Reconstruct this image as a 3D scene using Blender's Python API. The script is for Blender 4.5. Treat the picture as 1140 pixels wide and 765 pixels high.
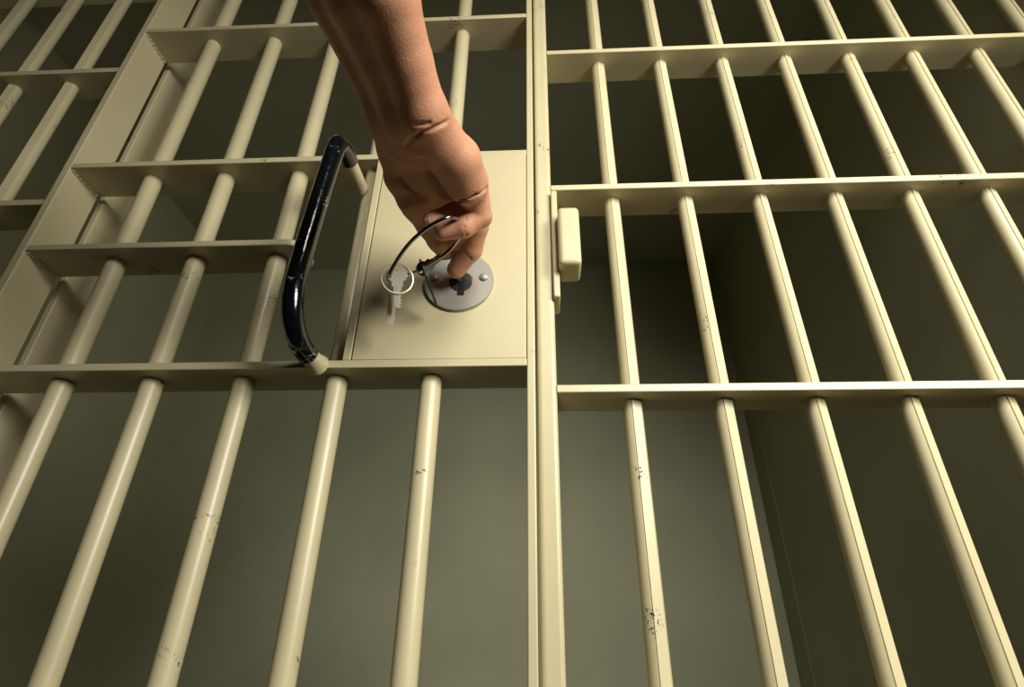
import bpy, bmesh, math, random
import numpy as np
from mathutils import Vector, Matrix, Euler
random.seed(7)
for o in list(bpy.data.objects): bpy.data.objects.remove(o, do_unlink=True)
SC = bpy.context.scene; COL = SC.collection
R = math.radians

# ------------------------------------------------------------------ camera
CZ = 0.80                              # height of the lens above the floor
CAM_Y = -0.5958
CEIL_Z = CZ + 1.75
cam_d = bpy.data.cameras.new('camera'); cam = bpy.data.objects.new('camera', cam_d); COL.objects.link(cam)
cam.location = (0, CAM_Y, CZ)
cam.rotation_euler = Euler((R(119.825), R(-0.643), R(2.768)), 'XYZ')
cam_d.sensor_width = 36.0; cam_d.lens = 635.04 / 1140 * 36; cam_d.clip_start = 0.01
SC.camera = cam

# ------------------------------------------------------------------ world, lights, exposure
w = bpy.data.worlds.new('world'); SC.world = w; w.use_nodes = True
bg = w.node_tree.nodes['Background']; bg.inputs[0].default_value = (0.9, 0.9, 0.8, 1); bg.inputs[1].default_value = 0.005

def area_light(name, loc, target, size, power, color, spread=180, sy=None):
    d = bpy.data.lights.new(name, 'AREA'); d.shape = 'RECTANGLE' if sy else 'DISK'; d.size = size
    if sy: d.size_y = sy
    d.energy = power; d.color = color; d.spread = R(spread)
    o = bpy.data.objects.new(name, d); COL.objects.link(o); o.location = loc
    o.rotation_euler = (Vector(target) - Vector(loc)).to_track_quat('-Z', 'Y').to_euler()
    return o
def spot_light(name, loc, target, power, color, cone, blend, radius):
    d = bpy.data.lights.new(name, 'SPOT'); d.energy = power; d.color = color; d.spot_size = R(cone); d.spot_blend = blend; d.shadow_soft_size = radius
    o = bpy.data.objects.new(name, d); COL.objects.link(o); o.location = loc
    o.rotation_euler = (Vector(target) - Vector(loc)).to_track_quat('-Z', 'Y').to_euler()
    return o
spot_light('corridor_lamp', (1.20, -1.36, CZ + 0.74), (0.14, 0.0, CZ + 0.44), 166, (1.0, 0.96, 0.86), 80, 1.0, 0.40)
spot_light('ceiling_lamp', (0.60, -1.50, CZ + 1.26), (0.42, 0.0, CZ + 0.50), 172, (1.0, 0.96, 0.86), 54, 1.0, 0.38)
SC.view_settings.view_transform = 'Standard'; SC.view_settings.look = 'None'
SC.view_settings.exposure = 0.06; SC.view_settings.gamma = 1.0; SC.view_settings.use_curve_mapping = False

# ------------------------------------------------------------------ materials
def mat(name, base, rough=0.5, metal=0.0, bump=0.0, bscale=60, mottle=0.0, mscale=6, chips=None, chip_col=(0.03, 0.04, 0.045), chip_scale=22, spec=0.5, coat=0.0, sss=0.0):
    m = bpy.data.materials.new(name); m.use_nodes = True
    nt = m.node_tree; N = nt.nodes; L = nt.links; b = N['Principled BSDF']
    b.inputs['Roughness'].default_value = rough; b.inputs['Metallic'].default_value = metal
    b.inputs['Specular IOR Level'].default_value = spec
    b.inputs['Coat Weight'].default_value = coat
    b.inputs['Base Color'].default_value = (*base, 1)
    if sss:
        b.inputs['Subsurface Weight'].default_value = sss
        b.inputs['Subsurface Radius'].default_value = (1.0, 0.35, 0.15); b.inputs['Subsurface Scale'].default_value = 0.004
    tc = N.new('ShaderNodeTexCoord'); geo = N.new('ShaderNodeNewGeometry')
    col = None
    if mottle or chips:
        n = N.new('ShaderNodeTexNoise'); n.inputs['Scale'].default_value = mscale; n.inputs['Detail'].default_value = 6
        L.new(geo.outputs['Position'], n.inputs['Vector'])
        mr = N.new('ShaderNodeMapRange'); mr.inputs[1].default_value = 0.3; mr.inputs[2].default_value = 0.7
        mr.inputs[3].default_value = 1 - mottle; mr.inputs[4].default_value = 1 + mottle
        L.new(n.outputs['Fac'], mr.inputs[0])
        mx = N.new('ShaderNodeMix'); mx.data_type = 'RGBA'; mx.blend_type = 'MULTIPLY'; mx.inputs[0].default_value = 1
        mx.inputs[6].default_value = (*base, 1); L.new(mr.outputs[0], mx.inputs[7]); col = mx.outputs[2]
    if chips:
        n1 = N.new('ShaderNodeTexNoise'); n1.inputs['Scale'].default_value = chip_scale; n1.inputs['Detail'].default_value = 2
        n2 = N.new('ShaderNodeTexNoise'); n2.inputs['Scale'].default_value = 330; n2.inputs['Detail'].default_value = 3
        L.new(geo.outputs['Position'], n1.inputs['Vector']); L.new(geo.outputs['Position'], n2.inputs['Vector'])
        r1 = N.new('ShaderNodeMapRange'); r1.inputs[1].default_value = chips; r1.inputs[2].default_value = chips + 0.06
        r2 = N.new('ShaderNodeMapRange'); r2.inputs[1].default_value = 0.56; r2.inputs[2].default_value = 0.60
        L.new(n1.outputs['Fac'], r1.inputs[0]); L.new(n2.outputs['Fac'], r2.inputs[0])
        mu = N.new('ShaderNodeMath'); mu.operation = 'MULTIPLY'; L.new(r1.outputs[0], mu.inputs[0]); L.new(r2.outputs[0], mu.inputs[1])
        mc = N.new('ShaderNodeMix'); mc.data_type = 'RGBA'; L.new(mu.outputs[0], mc.inputs[0]); L.new(col, mc.inputs[6])
        mc.inputs[7].default_value = (*chip_col, 1); col = mc.outputs[2]
    if col is not None: L.new(col, b.inputs['Base Color'])
    if bump:
        nb = N.new('ShaderNodeTexNoise'); nb.inputs['Scale'].default_value = bscale; nb.inputs['Detail'].default_value = 5
        L.new(geo.outputs['Position'], nb.inputs['Vector'])
        bp = N.new('ShaderNodeBump'); bp.inputs['Strength'].default_value = bump; bp.inputs['Distance'].default_value = 0.002
        L.new(nb.outputs['Fac'], bp.inputs['Height']); L.new(bp.outputs[0], b.inputs['Normal'])
    return m
M = {}
M['paint'] = mat('cream_enamel_paint', (0.555, 0.495, 0.305), 0.34, bump=0.10, bscale=55, mottle=0.05, mscale=9, chips=0.665)
M['paint_smooth'] = mat('cream_panel_paint', (0.555, 0.495, 0.305), 0.42, bump=0.05, bscale=35, mottle=0.04, mscale=7)
M['wall'] = mat('grey_green_cell_wall', (0.36, 0.365, 0.235), 0.8, bump=0.25, bscale=90, mottle=0.10, mscale=2.2)
M['ceiling'] = mat('grey_green_ceiling', (0.40, 0.40, 0.29), 0.8, bump=0.2, bscale=90, mottle=0.08, mscale=2.0)
M['floor'] = mat('grey_concrete_floor', (0.045, 0.044, 0.035), 0.7, bump=0.2, bscale=40, mottle=0.15)
M['black'] = mat('black_enamel', (0.003, 0.0042, 0.006), 0.13, bump=0.35, bscale=75, mottle=0.02, chips=0.62, chip_col=(0.45, 0.5, 0.5), chip_scale=40, coat=0.5)
M['steel'] = mat('brushed_steel', (0.42, 0.41, 0.36), 0.36, metal=0.45, bump=0.06, bscale=400)
M['chrome'] = mat('bright_nickel', (0.80, 0.75, 0.60), 0.25, metal=0.40)
M['wire'] = mat('polished_wire', (0.42, 0.43, 0.42), 0.16, metal=1.0)
M['dark_steel'] = mat('dark_steel', (0.05, 0.052, 0.05), 0.3, metal=0.3)
M['hole'] = mat('black_recess', (0.004, 0.004, 0.004), 0.6)
M['skin'] = mat('skin', (0.63, 0.31, 0.185), 0.48, bump=0.22, bscale=420, mottle=0.09, mscale=45, sss=0.12, spec=0.4)
M['nail'] = mat('fingernail', (0.66, 0.40, 0.30), 0.25, spec=0.5)
M['seam'] = mat('wall_seam_mortar', (0.37, 0.375, 0.25), 0.8)

# ------------------------------------------------------------------ helpers
def link(name, bm, m, parent=None, smooth=True, bevel=0.0, seg=2, angle=35):
    bmesh.ops.recalc_face_normals(bm, faces=bm.faces[:])
    me = bpy.data.meshes.new(name); bm.to_mesh(me); bm.free(); me.materials.append(m)
    o = bpy.data.objects.new(name, me); COL.objects.link(o)
    if parent: o.parent = parent
    if bevel:
        b = o.modifiers.new('bevel', 'BEVEL'); b.width = bevel; b.segments = seg; b.limit_method = 'ANGLE'; b.angle_limit = R(30)
        b.harden_normals = False
    if smooth:
        for p in me.polygons: p.use_smooth = True
        me.set_sharp_from_angle(angle=R(angle))
    return o
def box_bm(x0, x1, y0, y1, z0, z1, bm=None):
    bm = bm or bmesh.new()
    g = bmesh.ops.create_cube(bm, size=1)
    for v in g['verts']:
        v.co = Vector(((x0 + x1) / 2 + v.co.x * (x1 - x0), (y0 + y1) / 2 + v.co.y * (y1 - y0), (z0 + z1) / 2 + v.co.z * (z1 - z0)))
    return bm
def tag(o, label, cat, group=None, kind=None):
    if label: o['label'] = label
    if cat: o['category'] = cat
    if group: o['group'] = group
    if kind: o['kind'] = kind
    return o
def empty(name, loc):
    o = bpy.data.objects.new(name, None); COL.objects.link(o); o.location = loc; o.empty_display_size = 0.05
    return o
def prism(pts2, z0, z1, bm=None):
    """closed outline in x/y extruded along z"""
    bm = bm or bmesh.new()
    a = [bm.verts.new((x, y, z0)) for x, y in pts2]; b = [bm.verts.new((x, y, z1)) for x, y in pts2]
    n = len(a); bm.faces.new(a); bm.faces.new(b)
    for i in range(n): bm.faces.new((a[i], a[(i + 1) % n], b[(i + 1) % n], b[i]))
    return bm
def ring_pts(cx, cy, r, n, rot=0): return [(cx + r * math.cos(rot + 2 * math.pi * i / n), cy + r * math.sin(rot + 2 * math.pi * i / n)) for i in range(n)]
def frames(path, closed=False):
    P = [Vector(p) for p in path]; n = len(P); T = []
    for i in range(n):
        if closed: t = P[(i + 1) % n] - P[i - 1]
        else: t = P[min(i + 1, n - 1)] - P[max(i - 1, 0)]
        T.append(t.normalized())
    u = T[0].orthogonal().normalized(); U = []
    for t in T:
        u = (u - t * u.dot(t)).normalized(); U.append(u.copy())
    return P, T, U
def tube(path, r, n=14, closed=False, bm=None, sq=(1, 1)):
    bm = bm or bmesh.new(); P, T, U = frames(path, closed); rings = []
    rr = r if isinstance(r, (list, tuple)) else [r] * len(P)
    for p, t, u, q in zip(P, T, U, rr):
        v = t.cross(u); rings.append([bm.verts.new(p + q * (sq[0] * math.cos(2 * math.pi * k / n) * u + sq[1] * math.sin(2 * math.pi * k / n) * v)) for k in range(n)])
    m = len(rings)
    for i in range(m if closed else m - 1):
        a, b = rings[i], rings[(i + 1) % m]
        for k in range(n): bm.faces.new((a[k], a[(k + 1) % n], b[(k + 1) % n], b[k]))
    if not closed: bm.faces.new(rings[0]); bm.faces.new(rings[-1])
    return bm
def spline(pts, sub=8, closed=False):
    P = [Vector(p) for p in pts]; n = len(P); out = []
    for i in range(n if closed else n - 1):
        g = (lambda k: P[k % n]) if closed else (lambda k: P[max(0, min(n - 1, k))])
        a, b, c, d = g(i - 1), g(i), g(i + 1), g(i + 2)
        for s in range(sub):
            t = s / sub
            out.append(0.5 * ((2 * b) + (c - a) * t + (2 * a - 5 * b + 4 * c - d) * t * t + (3 * b - a - 3 * c + d) * t ** 3))
    if not closed: out.append(P[-1])
    return out

# ------------------------------------------------------------------ the room
ROOM_X0, ROOM_X1, ROOM_Y1, CEIL = -1.575, 0.858, 1.674, CZ + 1.75
COR_X0, COR_X1, COR_Y0 = -3.2, 3.2, -3.2
def struct(name, bm, m, **k): return tag(link(name, bm, m, smooth=False, **k), None, None, kind='structure')
struct('floor', box_bm(COR_X0, COR_X1, COR_Y0, ROOM_Y1 + 0.1, -0.1, 0), M['floor'])
struct('ceiling', box_bm(COR_X0, COR_X1, COR_Y0, ROOM_Y1 + 0.1, CEIL, CEIL + 0.1), M['ceiling'])
struct('wall_back', box_bm(ROOM_X0 - 0.1, ROOM_X1 + 0.1, ROOM_Y1, ROOM_Y1 + 0.1, 0, CEIL), M['wall'])
struct('wall_left', box_bm(ROOM_X0 - 0.1, ROOM_X0, -0.05, ROOM_Y1, 0, CEIL), M['wall'])
struct('wall_right', box_bm(ROOM_X1, ROOM_X1 + 0.1, -0.05, ROOM_Y1, 0, CEIL), M['wall'])
struct('wall_front', box_bm(ROOM_X0, ROOM_X1, -0.05, 0.05, CZ + 1.60, CEIL), M['wall'])      # masonry over the bars
for n_, x_, y_ in (('trim_1', ROOM_X1 - 0.001, 1.558), ('trim_2', ROOM_X0 + 0.001, 1.592)):
    struct(n_, box_bm(x_ - 0.0006, x_ + 0.0012 if x_ < 0 else x_ + 0.0006, y_ - 0.006, y_ + 0.006, 0, CEIL), M['seam'])

# ------------------------------------------------------------------ bars and flats
ZB, ZT = 0.0, CZ + 1.60
def hex_bar(x, parent, z0=ZB, z1=ZT):
    """round bar with one flat facet towards the right front and a fine groove along the facet's edge"""
    pol = lambda r, az: (x + r * math.sin(R(az)), -r * math.cos(R(az)))       # az = 0 faces the corridor, + turns right
    p0, p1 = pol(0.0112, -9), pol(0.0109, 50)
    pts = [pol(0.0108, -17), pol(0.0098, -14), pol(0.0099, -12), p0]
    pts += [(p0[0] + (p1[0] - p0[0]) * t, p0[1] + (p1[1] - p0[1]) * t) for t in (0.5,)] + [p1]
    pts += [pol(0.0107, a) for a in range(60, 340, 10)]
    return link('vertical_bar', prism(pts, z0, z1), M['paint'], parent, angle=28)
def flat(x0, x1, y0, y1, z, t, parent, name='crossbar'):
    return link(name, box_bm(x0, x1, y0, y1, z, z + t), M['paint'], parent, bevel=0.0012)
FX0, FX1 = -0.0269, 0.0269
FROWS = [CZ - 0.045, CZ + 0.2639, CZ + 0.5651, CZ + 0.8647, CZ + 1.166]
DF, DBK = -0.0347, 0.0249              # door front and back planes
DROWS = [CZ - 0.050, CZ + 0.2939, CZ + 0.6273, CZ + 0.9587, CZ + 1.25]

# right fixed panel
right_panel = empty('barred_grille', (0.45, 0, 0))
tag(right_panel, 'cream steel bar grille with lock post and strike box, filling the right half', 'grille')
def rel(o, parent):                     # keep world coordinates under a moved parent
    o.parent = parent; o.matrix_parent_inverse = Matrix.Translation(-parent.location); return o
def part(o, parent): return rel(o, parent)
XR0 = 0.1035
for i in range(8):
    x = XR0 + i * 0.1
    if x < ROOM_X1 - 0.02: part(hex_bar(x, None), right_panel)
for z in FROWS:
    part(flat(0.0185, ROOM_X1, FX0, FX1, z, 0.0097, None), right_panel)
post = part(link('door_post', prism([(x, y) for x, y in ((-0.0022, -0.0275), (0.0190, -0.0275), (0.0190, 0.04), (-0.0022, 0.04))], 0, ZT), M['paint'], None, bevel=0.0048, seg=4, angle=60), right_panel)
part(link('wall_flat', box_bm(ROOM_X1 - 0.009, ROOM_X1, FX0, FX1, 0, ZT), M['paint'], None, bevel=0.001), right_panel)
# strike box welded on the post
def strike():
    b = link('strike_box', box_bm(0.0255, 0.0525, -0.052, -0.010, CZ + 0.4220, CZ + 0.5120), M['paint_smooth'], None, bevel=0.0055, seg=4, angle=60)
    part(b, right_panel)
    p = link('strike_plate', box_bm(0.0180, 0.0262, -0.034, 0.006, CZ + 0.386, CZ + 0.558), M['paint_smooth'], None, bevel=0.0018, seg=2)
    part(p, right_panel)
strike()

# left fixed panel
left_panel = empty('barred_grille', (-1.1, 0, 0))
tag(left_panel, "dim cream bar grille at far left beyond the gate's hinge side", 'grille')
for i in range(8):
    x = -0.7991 - i * 0.1013
    if x > ROOM_X0 + 0.02: part(hex_bar(x, None), left_panel)
for z in FROWS:
    part(flat(ROOM_X0, -0.6995, FX0, FX1, z, 0.0097, None), left_panel)
part(link('jamb_flat', box_bm(-0.6995, -0.6935, FX0, 0.03, 0, ZT), M['paint'], None, bevel=0.001), left_panel)
part(link('jamb_stop', box_bm(-0.6885, -0.6785, 0.0385, 0.100, 0, ZT), M['paint_smooth'], None, bevel=0.0015), left_panel)
part(link('wall_flat', box_bm(ROOM_X0, ROOM_X0 + 0.009, FX0, FX1, 0, ZT), M['paint'], None, bevel=0.001), left_panel)

# ------------------------------------------------------------------ the door
door = empty('barred_gate', (-0.68, 0, 0.03))
tag(door, 'cream painted barred cell gate with lock panel and black pull handle, opened by the hand', 'gate')
DZ0, DZ1 = 0.03, CZ + 1.56
DX0, DX1 = -0.678, -0.0140
part(link('hinge_stile', box_bm(-0.690, DX0, DF, DBK, DZ0, DZ1), M['paint_smooth'], None, bevel=0.0014), door)
part(link('latch_stile', box_bm(DX1, -0.0046, DF, DBK, DZ0, DZ1), M['paint'], None, bevel=0.0016, seg=3), door)
DB = [-0.5713 + i * 0.1114 for i in range(5)]
for i, x in enumerate(DB):
    segs = [(DZ0, DZ1)]
    if i == 4: segs = [(DZ0, DROWS[1] + 0.004), (DROWS[2] + 0.004, DZ1)]      # the last bar stops at the lock box
    for z0, z1 in segs:
        part(link('vertical_bar', prism(ring_pts(x, -0.0049, 0.01235, 32), z0, z1), M['paint'], None), door)
for z in DROWS:
    part(flat(DX0, DX1, DF, DBK, z, 0.0097, None), door)
def short_bar():
    z = CZ + 0.4746; x1 = -0.3045; r = 0.022
    out = [(DX0, DBK), (DX0, DF)]
    for cx, cy, a0 in ((x1 - r, DF + r, -90), (x1 - r, DBK - r, 0)):
        for k in range(9):
            a = R(a0 + 90 * k / 8); out.append((cx + r * math.cos(a), cy + r * math.sin(a)))
    return link('short_crossbar', prism(out, z, z + 0.0097), M['paint'], None, bevel=0.0014)
part(short_bar(), door)
# weld beads: small fillets where the crossbars meet the hinge stile
for z in DROWS[1:4] + [CZ + 0.4746]:
    pth = [(DX0 + 0.001, DF + 0.003 + (DBK - DF - 0.006) * k / 24, z - 0.0005 + 0.0005 * math.sin(k * 2.1)) for k in range(25)]
    part(link('weld_bead', tube(pth, [0.0020 + 0.0006 * math.sin(k * 1.7) for k in range(25)], 8), M['paint'], None), door)
# lock box
lock_case = part(link('lock_case', box_bm(-0.2245, DX1, DF + 0.004, DBK, DROWS[1] + 0.0097, DROWS[2]), M['paint_smooth'], None, bevel=0.0012), door)
part(link('lock_panel', box_bm(-0.2130, DX1 - 0.0006, DF - 0.0004, DF + 0.0045, DROWS[1] + 0.0092, DROWS[2] - 0.0004), M['paint_smooth'], None, bevel=0.0010), door)
part(link('lock_case_edge', box_bm(-0.2240, -0.2144, DF, DF + 0.006, DROWS[1] + 0.0097, DROWS[2]), M['paint'], None, bevel=0.0012), door)

def disc_bm(cx, cz, y_back, prof, n=64, bm=None):
    """lathe about the y axis; prof = [(radius, distance out from y_back)]"""
    bm = bm or bmesh.new(); rings = []
    for r, h in prof:
        if r == 0: rings.append([bm.verts.new((cx, y_back - h, cz))])
        else: rings.append([bm.verts.new((cx + r * math.cos(2 * math.pi * k / n), y_back - h, cz + r * math.sin(2 * math.pi * k / n))) for k in range(n)])
    for a, b in zip(rings, rings[1:]):
        for k in range(n):
            if len(b) == 1: bm.faces.new((a[k], a[(k + 1) % n], b[0]))
            else: bm.faces.new((a[k], a[(k + 1) % n], b[(k + 1) % n], b[k]))
    bm.faces.new(rings[0])
    return bm
EC = (-0.0958, CZ + 0.4085); PF = DF - 0.0004
esc = part(link('lock_escutcheon', disc_bm(*EC, PF, [(0.0425, 0), (0.0425, 0.0032), (0.0418, 0.0040), (0.0, 0.0040)], 96), M['steel'], None, angle=30), door)
def sub(o, p):
    o.parent = p; o.matrix_parent_inverse = p.matrix_world.inverted() if False else Matrix.Translation(-door.location) @ Matrix.Translation(door.location); return o
for sx, dz in ((-0.0302, 0.004), (0.0302, 0.004)):
    pr = [(0.0058, 0)] + [(0.0058 * math.cos(a), 0.0036 * math.sin(a)) for a in [R(q) for q in (15, 30, 45, 60, 75)]] + [(0, 0.0036)]
    sub(link('rivet', disc_bm(EC[0] + sx, EC[1] + dz, PF - 0.0040, pr, 28), M['steel'], None), esc)
sub(link('key_cylinder', disc_bm(EC[0] + 0.003, EC[1] - 0.002, PF - 0.0040, [(0.0142, 0), (0.0142, 0.0005), (0.0132, 0.0008), (0.0, 0.0008)], 40), M['dark_steel'], None), esc)
sub(link('keyhole_slot', box_bm(EC[0] + 0.000, EC[0] + 0.0075, PF - 0.0054, PF - 0.0046, EC[1] - 0.0215, EC[1] + 0.006), M['hole'], None, bevel=0.0003), esc)

# pull handle: a bent black bar on two painted studs
def handle():
    hz = CZ
    pts = [(-0.2470, -0.072, hz + 0.582), (-0.2480, -0.092, hz + 0.581), (-0.2500, -0.104, hz + 0.576), (-0.2510, -0.109, hz + 0.562),
           (-0.2555, -0.110, hz + 0.480), (-0.2590, -0.110, hz + 0.400), (-0.2600, -0.109, hz + 0.352), (-0.2592, -0.100, hz + 0.322), (-0.2570, -0.080, hz + 0.303), (-0.2545, -0.056, hz + 0.299)]
    h = part(link('pull_handle', tube(spline(pts, 8), 0.0116, 24), M['black'], None), door)
    sub(link('handle_stud', tube([(-0.2456, -0.018, hz + 0.583), (-0.2462, -0.045, hz + 0.583), (-0.2469, -0.074, hz + 0.582)], [0.0092, 0.0090, 0.0088], 20), M['paint'], None), h)
    sub(link('handle_stud', tube([(-0.2520, DF + 0.002, hz + 0.2985), (-0.2530, -0.044, hz + 0.2985), (-0.2545, -0.058, hz + 0.299)], [0.0135, 0.0105, 0.0096], 20), M['paint'], None), h)
handle()

for o in bpy.data.objects:
    if o.name.startswith('pull_handle'): o['label'] = 'black enamelled bent pull handle'
    if o.name.startswith('lock_escutcheon'): o['label'] = 'round grey steel lock plate'
    if o.name.startswith('key_cylinder'): o['label'] = 'dark key cylinder'

# ------------------------------------------------------------------ measuring: a point at depth d along the sight line of a photograph point
CM = np.array(cam.rotation_euler.to_matrix()); CC = np.array(cam.location)
def at(px, py, d): return CC + CM @ (np.array([(px - 570) / 635.04, (382.5 - py) / 635.04, -1.0]) * d)

# ------------------------------------------------------------------ arm and hand: one continuous surface grown from tapered limbs
def J(px, py, d, r): return (at(px, py, d), r * d / 635.04)
def smin(a, b, k):
    h = np.clip(0.5 + 0.5 * (b - a) / k, 0, 1); return b * (1 - h) + a * h - k * h * (1 - h)
def cone_sdf(G, a, b, ra, rb):
    ab = b - a; L2 = float(ab @ ab) + 1e-12
    X, Y, Z = G
    t = np.clip(((X - a[0]) * ab[0] + (Y - a[1]) * ab[1] + (Z - a[2]) * ab[2]) / L2, 0, 1)
    return np.sqrt((X - a[0] - t * ab[0]) ** 2 + (Y - a[1] - t * ab[1]) ** 2 + (Z - a[2] - t * ab[2]) ** 2) - (ra + (rb - ra) * t)
def chain(G, js, k=0.004):
    d = None
    for (a, ra), (b, rb) in zip(js, js[1:]):
        c = cone_sdf(G, a, b, ra, rb); d = c if d is None else smin(d, c, k)
    return d
ELB = np.array([-0.172, -0.455, CZ + 0.535])
ELB2 = np.array([-0.215, -0.440, CZ + 0.570])
fore_r = [(ELB, 0.034), J(431, 0, .452, 36), J(453, 68, .480, 28.5), J(472, 130, .508, 27)]       # thumb-side ridge that catches the light
fore_m = [((ELB + ELB2) / 2, 0.036), J(408, 0, .474, 43), J(435, 68, .502, 35), J(457, 130, .526, 30)]
fore_l = [(ELB2, 0.036), J(386, 0, .498, 40), J(415, 68, .524, 33), J(439, 130, .546, 29)]
CHAINS = [   # (joints, blend radius to the body)
    (fore_m, 0.0), (fore_r, 0.010), (fore_l, 0.010),
    ([J(472, 130, .508, 27), J(484, 150, .528, 26)], 0.010), ([J(457, 130, .526, 30), J(464, 158, .556, 31)], 0.012), ([J(439, 130, .546, 29), J(448, 165, .584, 27)], 0.010),
    ([J(484, 155, .534, 29), J(508, 178, .552, 27), J(518, 204, .575, 26)], 0.010),            # heel of the hand, lit side
    ([J(448, 165, .586, 25), J(455, 195, .610, 27), J(466, 226, .628, 20)], 0.010),            # ball of the thumb
    ([J(480, 180, .600, 32), J(500, 205, .620, 27), J(522, 222, .632, 18)], 0.012),            # back of the hand
    ([J(464, 222, .622, 21), J(477, 250, .642, 14), J(488, 268, .656, 12), J(495, 280, .665, 9.8)], 0.006),   # thumb
    ([J(516, 250, .640, 14), J(510, 268, .660, 11), J(507, 280, .672, 8)], 0.003),              # flesh between thumb and forefinger
    ([J(520, 210, .610, 20), J(531, 252, .643, 13)], 0.006), ([J(531, 252, .643, 13), J(525, 278, .659, 11.8), J(508, 300, .671, 10.6)], 0.003),   # index
    ([J(522, 205, .590, 22), J(535, 241, .602, 13)], 0.006), ([J(535, 241, .602, 13), J(516, 253, .594, 11.8), J(493, 258, .592, 10.4)], 0.0022),  # middle
    ([J(526, 230, .604, 11), J(503, 236, .597, 9.6), J(479.5, 245, .583, 9.0)], 0.0016),          # ring finger, curled in
    ([J(515, 222, .625, 10), J(500, 240, .630, 9), J(486, 250, .632, 8)], 0.0022),              # little finger, tucked behind
]
def limb_mesh(h=0.00135):
    pts = np.array([j[0] for c, k in CHAINS for j in c]); rad = 0.062
    lo = pts.min(0) - [0.05, 0.052, 0.052]; hi = pts.max(0) + [0.05, 0.052, 0.052]
    n = np.ceil((hi - lo) / h).astype(int)
    ax = [(lo[i] + h * np.arange(n[i])).astype(np.float32) for i in range(3)]
    F = np.full(n, 1.0, np.float32)
    def region(js, pad=0.02):
        P_ = np.array([j[0] for j in js]); r_ = max(j[1] for j in js) + pad
        a = np.maximum(((P_.min(0) - r_ - lo) / h).astype(int), 0); b = np.minimum(((P_.max(0) + r_ - lo) / h).astype(int) + 1, n)
        sl = tuple(slice(a[i], b[i]) for i in range(3))
        G = np.meshgrid(*[ax[i][sl[i]] for i in range(3)], indexing='ij', sparse=True)
        return sl, G
    for js, k in CHAINS:
        sl, G = region(js); d = chain(G, js).astype(np.float32)
        F[sl] = np.minimum(F[sl], d) if k == 0 else smin(F[sl], d, k)
    def depth_at(px, py):                                        # where the sight line meets the skin
        for d_ in np.arange(.42, .70, .001):
            q = ((at(px, py, d_) - lo) / h).astype(int)
            if (q >= 0).all() and (q < n).all() and F[tuple(q)] < 0: return d_
        return .60
    lines = [([J(px, py, depth_at(px, py) + off, r) for px, py, r in pl], k) for pl, off, k in CREASES]
    for js, k in CARVE + lines:                                  # creases
        sl, G = region(js, 0.008); d = chain(G, js, 0.001).astype(np.float32)
        F[sl] = -smin(-F[sl], d, k)
    # surface nets
    S = F < 0
    c = [(i, j, l) for i in (0, 1) for j in (0, 1) for l in (0, 1)]
    m = n - 1
    sub_ = lambda A, o: A[o[0]:o[0] + m[0], o[1]:o[1] + m[1], o[2]:o[2] + m[2]]
    cnt = sum(sub_(S, o).astype(np.int8) for o in c)
    act = (cnt > 0) & (cnt < 8); idx = np.argwhere(act)
    vid = np.full(m, -1, np.int64); vid[act] = np.arange(len(idx))
    acc = np.zeros((len(idx), 3)); num = np.zeros(len(idx))
    val = lambda o: F[idx[:, 0] + o[0], idx[:, 1] + o[1], idx[:, 2] + o[2]].astype(float)
    V = {o: val(o) for o in c}
    for o in c:
        for a_ in range(3):
            if o[a_] == 0:
                q = list(o); q[a_] = 1; q = tuple(q); x, y = V[o], V[q]; cr = (x < 0) != (y < 0)
                t = np.where(cr, x / np.where(cr, x - y, 1), 0)
                p_ = np.array(o, float)[None, :].repeat(len(idx), 0); p_[:, a_] = t
                acc += p_ * cr[:, None]; num += cr
    verts = lo + h * (idx + acc / num[:, None])
    faces = []
    for a_ in range(3):
        b_, c_ = (a_ + 1) % 3, (a_ + 2) % 3
        s0 = [slice(0, None)] * 3; s0[a_] = slice(0, -1); s1 = [slice(0, None)] * 3; s1[a_] = slice(1, None)
        A, B = S[tuple(s0)], S[tuple(s1)]
        e = np.argwhere(A != B)
        e = e[(e[:, b_] > 0) & (e[:, c_] > 0) & (e[:, b_] < m[b_]) & (e[:, c_] < m[c_])]
        if not len(e): continue
        fl = A[e[:, 0], e[:, 1], e[:, 2]]
        def vv(db, dc):
            q = e.copy(); q[:, b_] -= db; q[:, c_] -= dc; return vid[q[:, 0], q[:, 1], q[:, 2]]
        quad = np.stack([vv(1, 1), vv(0, 1), vv(0, 0), vv(1, 0)], 1)
        quad[~fl] = quad[~fl][:, ::-1]; faces.append(quad)
    faces = np.concatenate(faces); faces = faces[(faces >= 0).all(1)]
    me = bpy.data.meshes.new('arm_and_hand'); me.from_pydata(verts.tolist(), [], faces.tolist()); me.update()
    return me
CARVE = [
    ([J(478, 205, .556, 4), J(490, 222, .572, 7), J(506, 229, .580, 7)], 0.007),         # hollow of the palm
    ([J(470, 180, .528, 2), J(480, 205, .545, 3)], 0.008),
]
CREASES = [   # (photo points with radius), depth below the skin, softness
    ([(452, 163, 1.6), (460, 153, 2), (470, 147, 2.2), (484, 141, 2.2), (500, 134, 1.6)], 0.0006, 0.0028),   # wrist
    ([(462, 139, 1.2), (470, 138, 1.5), (478, 136.5, 1.3)], 0.0000, 0.0028),
    ([(504, 226, 1.6), (514, 222, 2), (528, 217, 2), (543, 209, 1.6)], 0.0008, 0.0024),                       # finger root
    ([(445, 195, 1.0), (452, 206, 1.6), (462, 214, 1.0)], 0.0002, 0.0025),
    ([(519, 244, 1.0), (517, 252, 1.2), (519, 261, 1.0)], 0.0004, 0.0018),                                    # finger joint
    ([(518, 281, 1.0), (524, 287, 1.2)], 0.0004, 0.0018),
]
me = limb_mesh(); me.materials.append(M['skin'])
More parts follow.
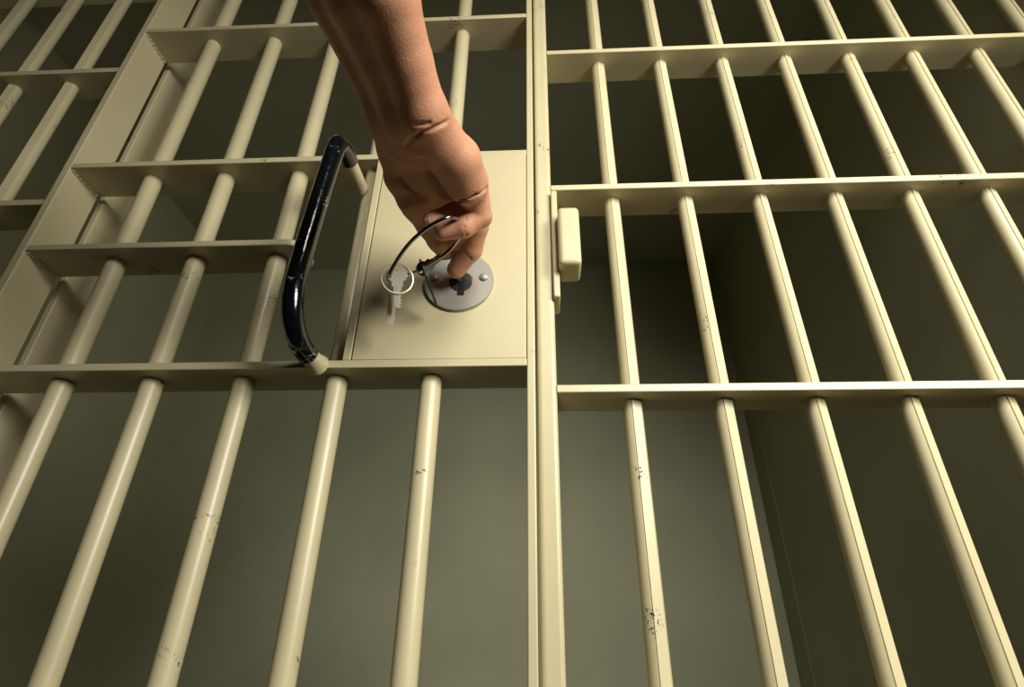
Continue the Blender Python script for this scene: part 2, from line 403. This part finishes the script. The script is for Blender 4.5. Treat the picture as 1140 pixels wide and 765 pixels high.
arm = bpy.data.objects.new('person', me); COL.objects.link(arm)
for p in me.polygons: p.use_smooth = True
sm = arm.modifiers.new('smooth', 'SMOOTH'); sm.factor = 0.5; sm.iterations = 3
tag(arm, 'bare forearm and hand of a person reaching down to the lock with a key', 'person')

def nail(px, py, d, du, dv, rx, ry, nrm_px):
    """small curved plate: centre, along-direction and across-direction given as photo points at their own depth"""
    c0 = Vector(at(px, py, d)); u = (Vector(at(*du)) - c0).normalized(); vv = (Vector(at(*dv)) - c0); vv = (vv - u * vv.dot(u)).normalized()
    nn = u.cross(vv).normalized()
    if nn.dot(Vector(CC) - c0) < 0: nn = -nn
    bm = bmesh.new(); g = []
    for i in range(9):
        row = []
        for j in range(9):
            s = -1 + 2 * i / 8; t = -1 + 2 * j / 8
            k = math.sqrt(max(0, 1 - 0.35 * abs(s) ** 3))
            row.append(bm.verts.new(c0 + u * s * rx + vv * t * ry * k - nn * (ry * 0.45 * t * t + rx * 0.12 * s * s)))
        g.append(row)
    for i in range(8):
        for j in range(8): bm.faces.new((g[i][j], g[i + 1][j], g[i + 1][j + 1], g[i][j + 1]))
    o = link('fingernail', bm, M['nail'], arm); s_ = o.modifiers.new('s', 'SOLIDIFY'); s_.thickness = 0.0006; s_.offset = 0
    return o
nail(474.5, 247, .5735, (465, 250, .5775), (474, 254, .5755), 0.0046, 0.0042, None)

# ------------------------------------------------------------------ keys
ringpts = [at(*q) for q in ((503, 242, .572), (487, 247, .566), (470, 258, .571), (455, 272, .581), (442, 290, .592), (434, 307, .602), (440, 312, .612), (455, 306, .622), (468, 300, .632), (486, 289, .640), (500, 279, .640), (512, 264, .626), (514, 248, .600))]
big = tag(link('key_ring', tube(spline(ringpts, 8, True), 0.0021, 12, True), M['wire'], None), 'large steel wire ring looped around the curled fingers', 'key ring')
def small_ring(c, n_dir, r, wire):
    z = Vector(n_dir).normalized(); u = z.orthogonal().normalized(); v = z.cross(u); c = Vector(c)
    pts = [c + r * (math.cos(2 * math.pi * k / 48) * u + math.sin(2 * math.pi * k / 48) * v) for k in range(48)]
    bm = tube(pts, wire, 10, True)
    pts = [p + z * wire * 1.9 for p in pts]
    return tube(pts, wire, 10, True, bm=bm)
c_small = at(442, 311, .612)
tag(link('split_ring', small_ring(c_small, Vector(CC) - Vector(c_small) + Vector((0.02, 0.05, 0.25)), 0.0168, 0.0011), M['chrome'], None), 'small split ring carrying the hanging keys, left of the lock', 'key ring')

def key_mesh(bow_r=0.0115, blade=0.030, bow='round', t=0.0021, cuts=5, seed=1):
    """flat key in local x (right) / -z (blade down), thickness along y; bow hole at origin height"""
    rnd = random.Random(seed); out = []
    n = 26
    bw = 0.0050
    a0 = math.asin(bw / bow_r)
    for k in range(n + 1):
        a = -math.pi / 2 + a0 + (2 * math.pi - 2 * a0) * k / n
        rr = bow_r * (1 + (0.07 * math.cos(3 * a + 1.5) if bow == 'trefoil' else 0))
        out.append((rr * math.cos(a), rr * math.sin(a)))
    y0 = out[-1][1]; yb = -bow_r - blade
    pts = list(out)
    # left edge plain with shoulder, right edge cut
    pts += [(-bw * 1.25, y0 - 0.001), (-bw * 1.25, -bow_r - 0.003), (-bw * 0.82, -bow_r - 0.0036), (-bw * 0.82, yb + 0.003), (0.0, yb)]
    yy = yb + 0.002; step = (blade - 0.009) / cuts
    for c in range(cuts):
        dpt = rnd.uniform(0.2, 0.75)
        pts += [(bw * 0.82, yy + step * 0.1), (bw * dpt, yy + step * 0.4), (bw * dpt, yy + step * 0.6), (bw * 0.82, yy + step * 0.9)]; yy += step
    pts += [(bw * 0.82, -bow_r - 0.0036), (bw * 1.25, -bow_r - 0.003), (bw * 1.25, y0 - 0.001)]
    bm = bmesh.new()
    hole = [(0.0030 * math.cos(2 * math.pi * k / 16), 0.55 * bow_r + 0.0030 * math.sin(2 * math.pi * k / 16)) for k in range(16)]
    f = [[bm.verts.new((x, s * t / 2, z)) for x, z in pts] for s in (-1, 1)]
    hl = [[bm.verts.new((x, s * t / 2, z)) for x, z in hole] for s in (-1, 1)]
    for s in (0, 1):
        ed = [bm.edges.new((q[i], q[(i + 1) % len(q)])) for q in (f[s], hl[s]) for i in range(len(q))]
        bmesh.ops.triangle_fill(bm, edges=ed, use_beauty=True, use_dissolve=False)
    for q in (f, hl):
        m_ = len(q[0])
        for i in range(m_): bm.faces.new((q[0][i], q[0][(i + 1) % m_], q[1][(i + 1) % m_], q[1][i]))
    # groove rib along the blade
    box_bm(-0.0007, 0.0007, -t / 2 - 0.0003, t / 2 + 0.0003, yb + 0.004, -bow_r - 0.002, bm)
    bmesh.ops.translate(bm, verts=bm.verts[:], vec=(0, 0, -0.55 * bow_r))
    return bm
def place_key(bm, top, bottom, face, m, label, group=None):
    """hang the key so that its hole sits at top and the blade points at bottom"""
    o = link('key', bm, m, None, smooth=False)
    top = Vector(top); dn = (Vector(bottom) - top).normalized(); f = Vector(face); f = (f - dn * f.dot(dn)).normalized()
    z = -dn; y = -f; x = y.cross(z)
    o.matrix_world = Matrix.Translation(top) @ Matrix((x, y, z)).transposed().to_4x4()
    b = o.modifiers.new('b', 'BEVEL'); b.width = 0.0002; b.segments = 1; b.limit_method = 'ANGLE'
    return tag(o, label, 'key', group)
tocam = Vector(CC) - Vector(c_small)
place_key(key_mesh(0.0100, 0.027, 'trefoil', seed=3), at(442, 299, .604), at(443, 350, .610), tocam + Vector((0.05, 0, 0)), M['chrome'], 'shorter front key with round bow hanging from the split ring')
place_key(key_mesh(0.0095, 0.044, 'round', seed=5), at(440, 302, .613), at(434, 366, .621), tocam + Vector((0.10, 0, 0.0)), M['chrome'], 'longest key on the split ring, its blade tip hanging lowest of all')
place_key(key_mesh(0.0110, 0.034, 'round', seed=8), at(469, 293, .634), at(488, 345, .650), Vector((1, 0.25, 0.0)), M['dark_steel'], 'key seen edge-on, hanging in front of the round lock plate')
place_key(key_mesh(0.0120, 0.020, 'round', seed=9), at(508, 298, .676), at(516, 318, .700), Vector((1, 0.1, 0.0)), M['dark_steel'], 'key pinched between the fingers and pushed into the keyhole')
place_key(key_mesh(0.0085, 0.018, 'round', t=0.0024, seed=12), at(468, 302, .632), at(494, 283, .645), tocam, M['dark_steel'], 'small dark key bow lying along the wire ring beside the thumb')
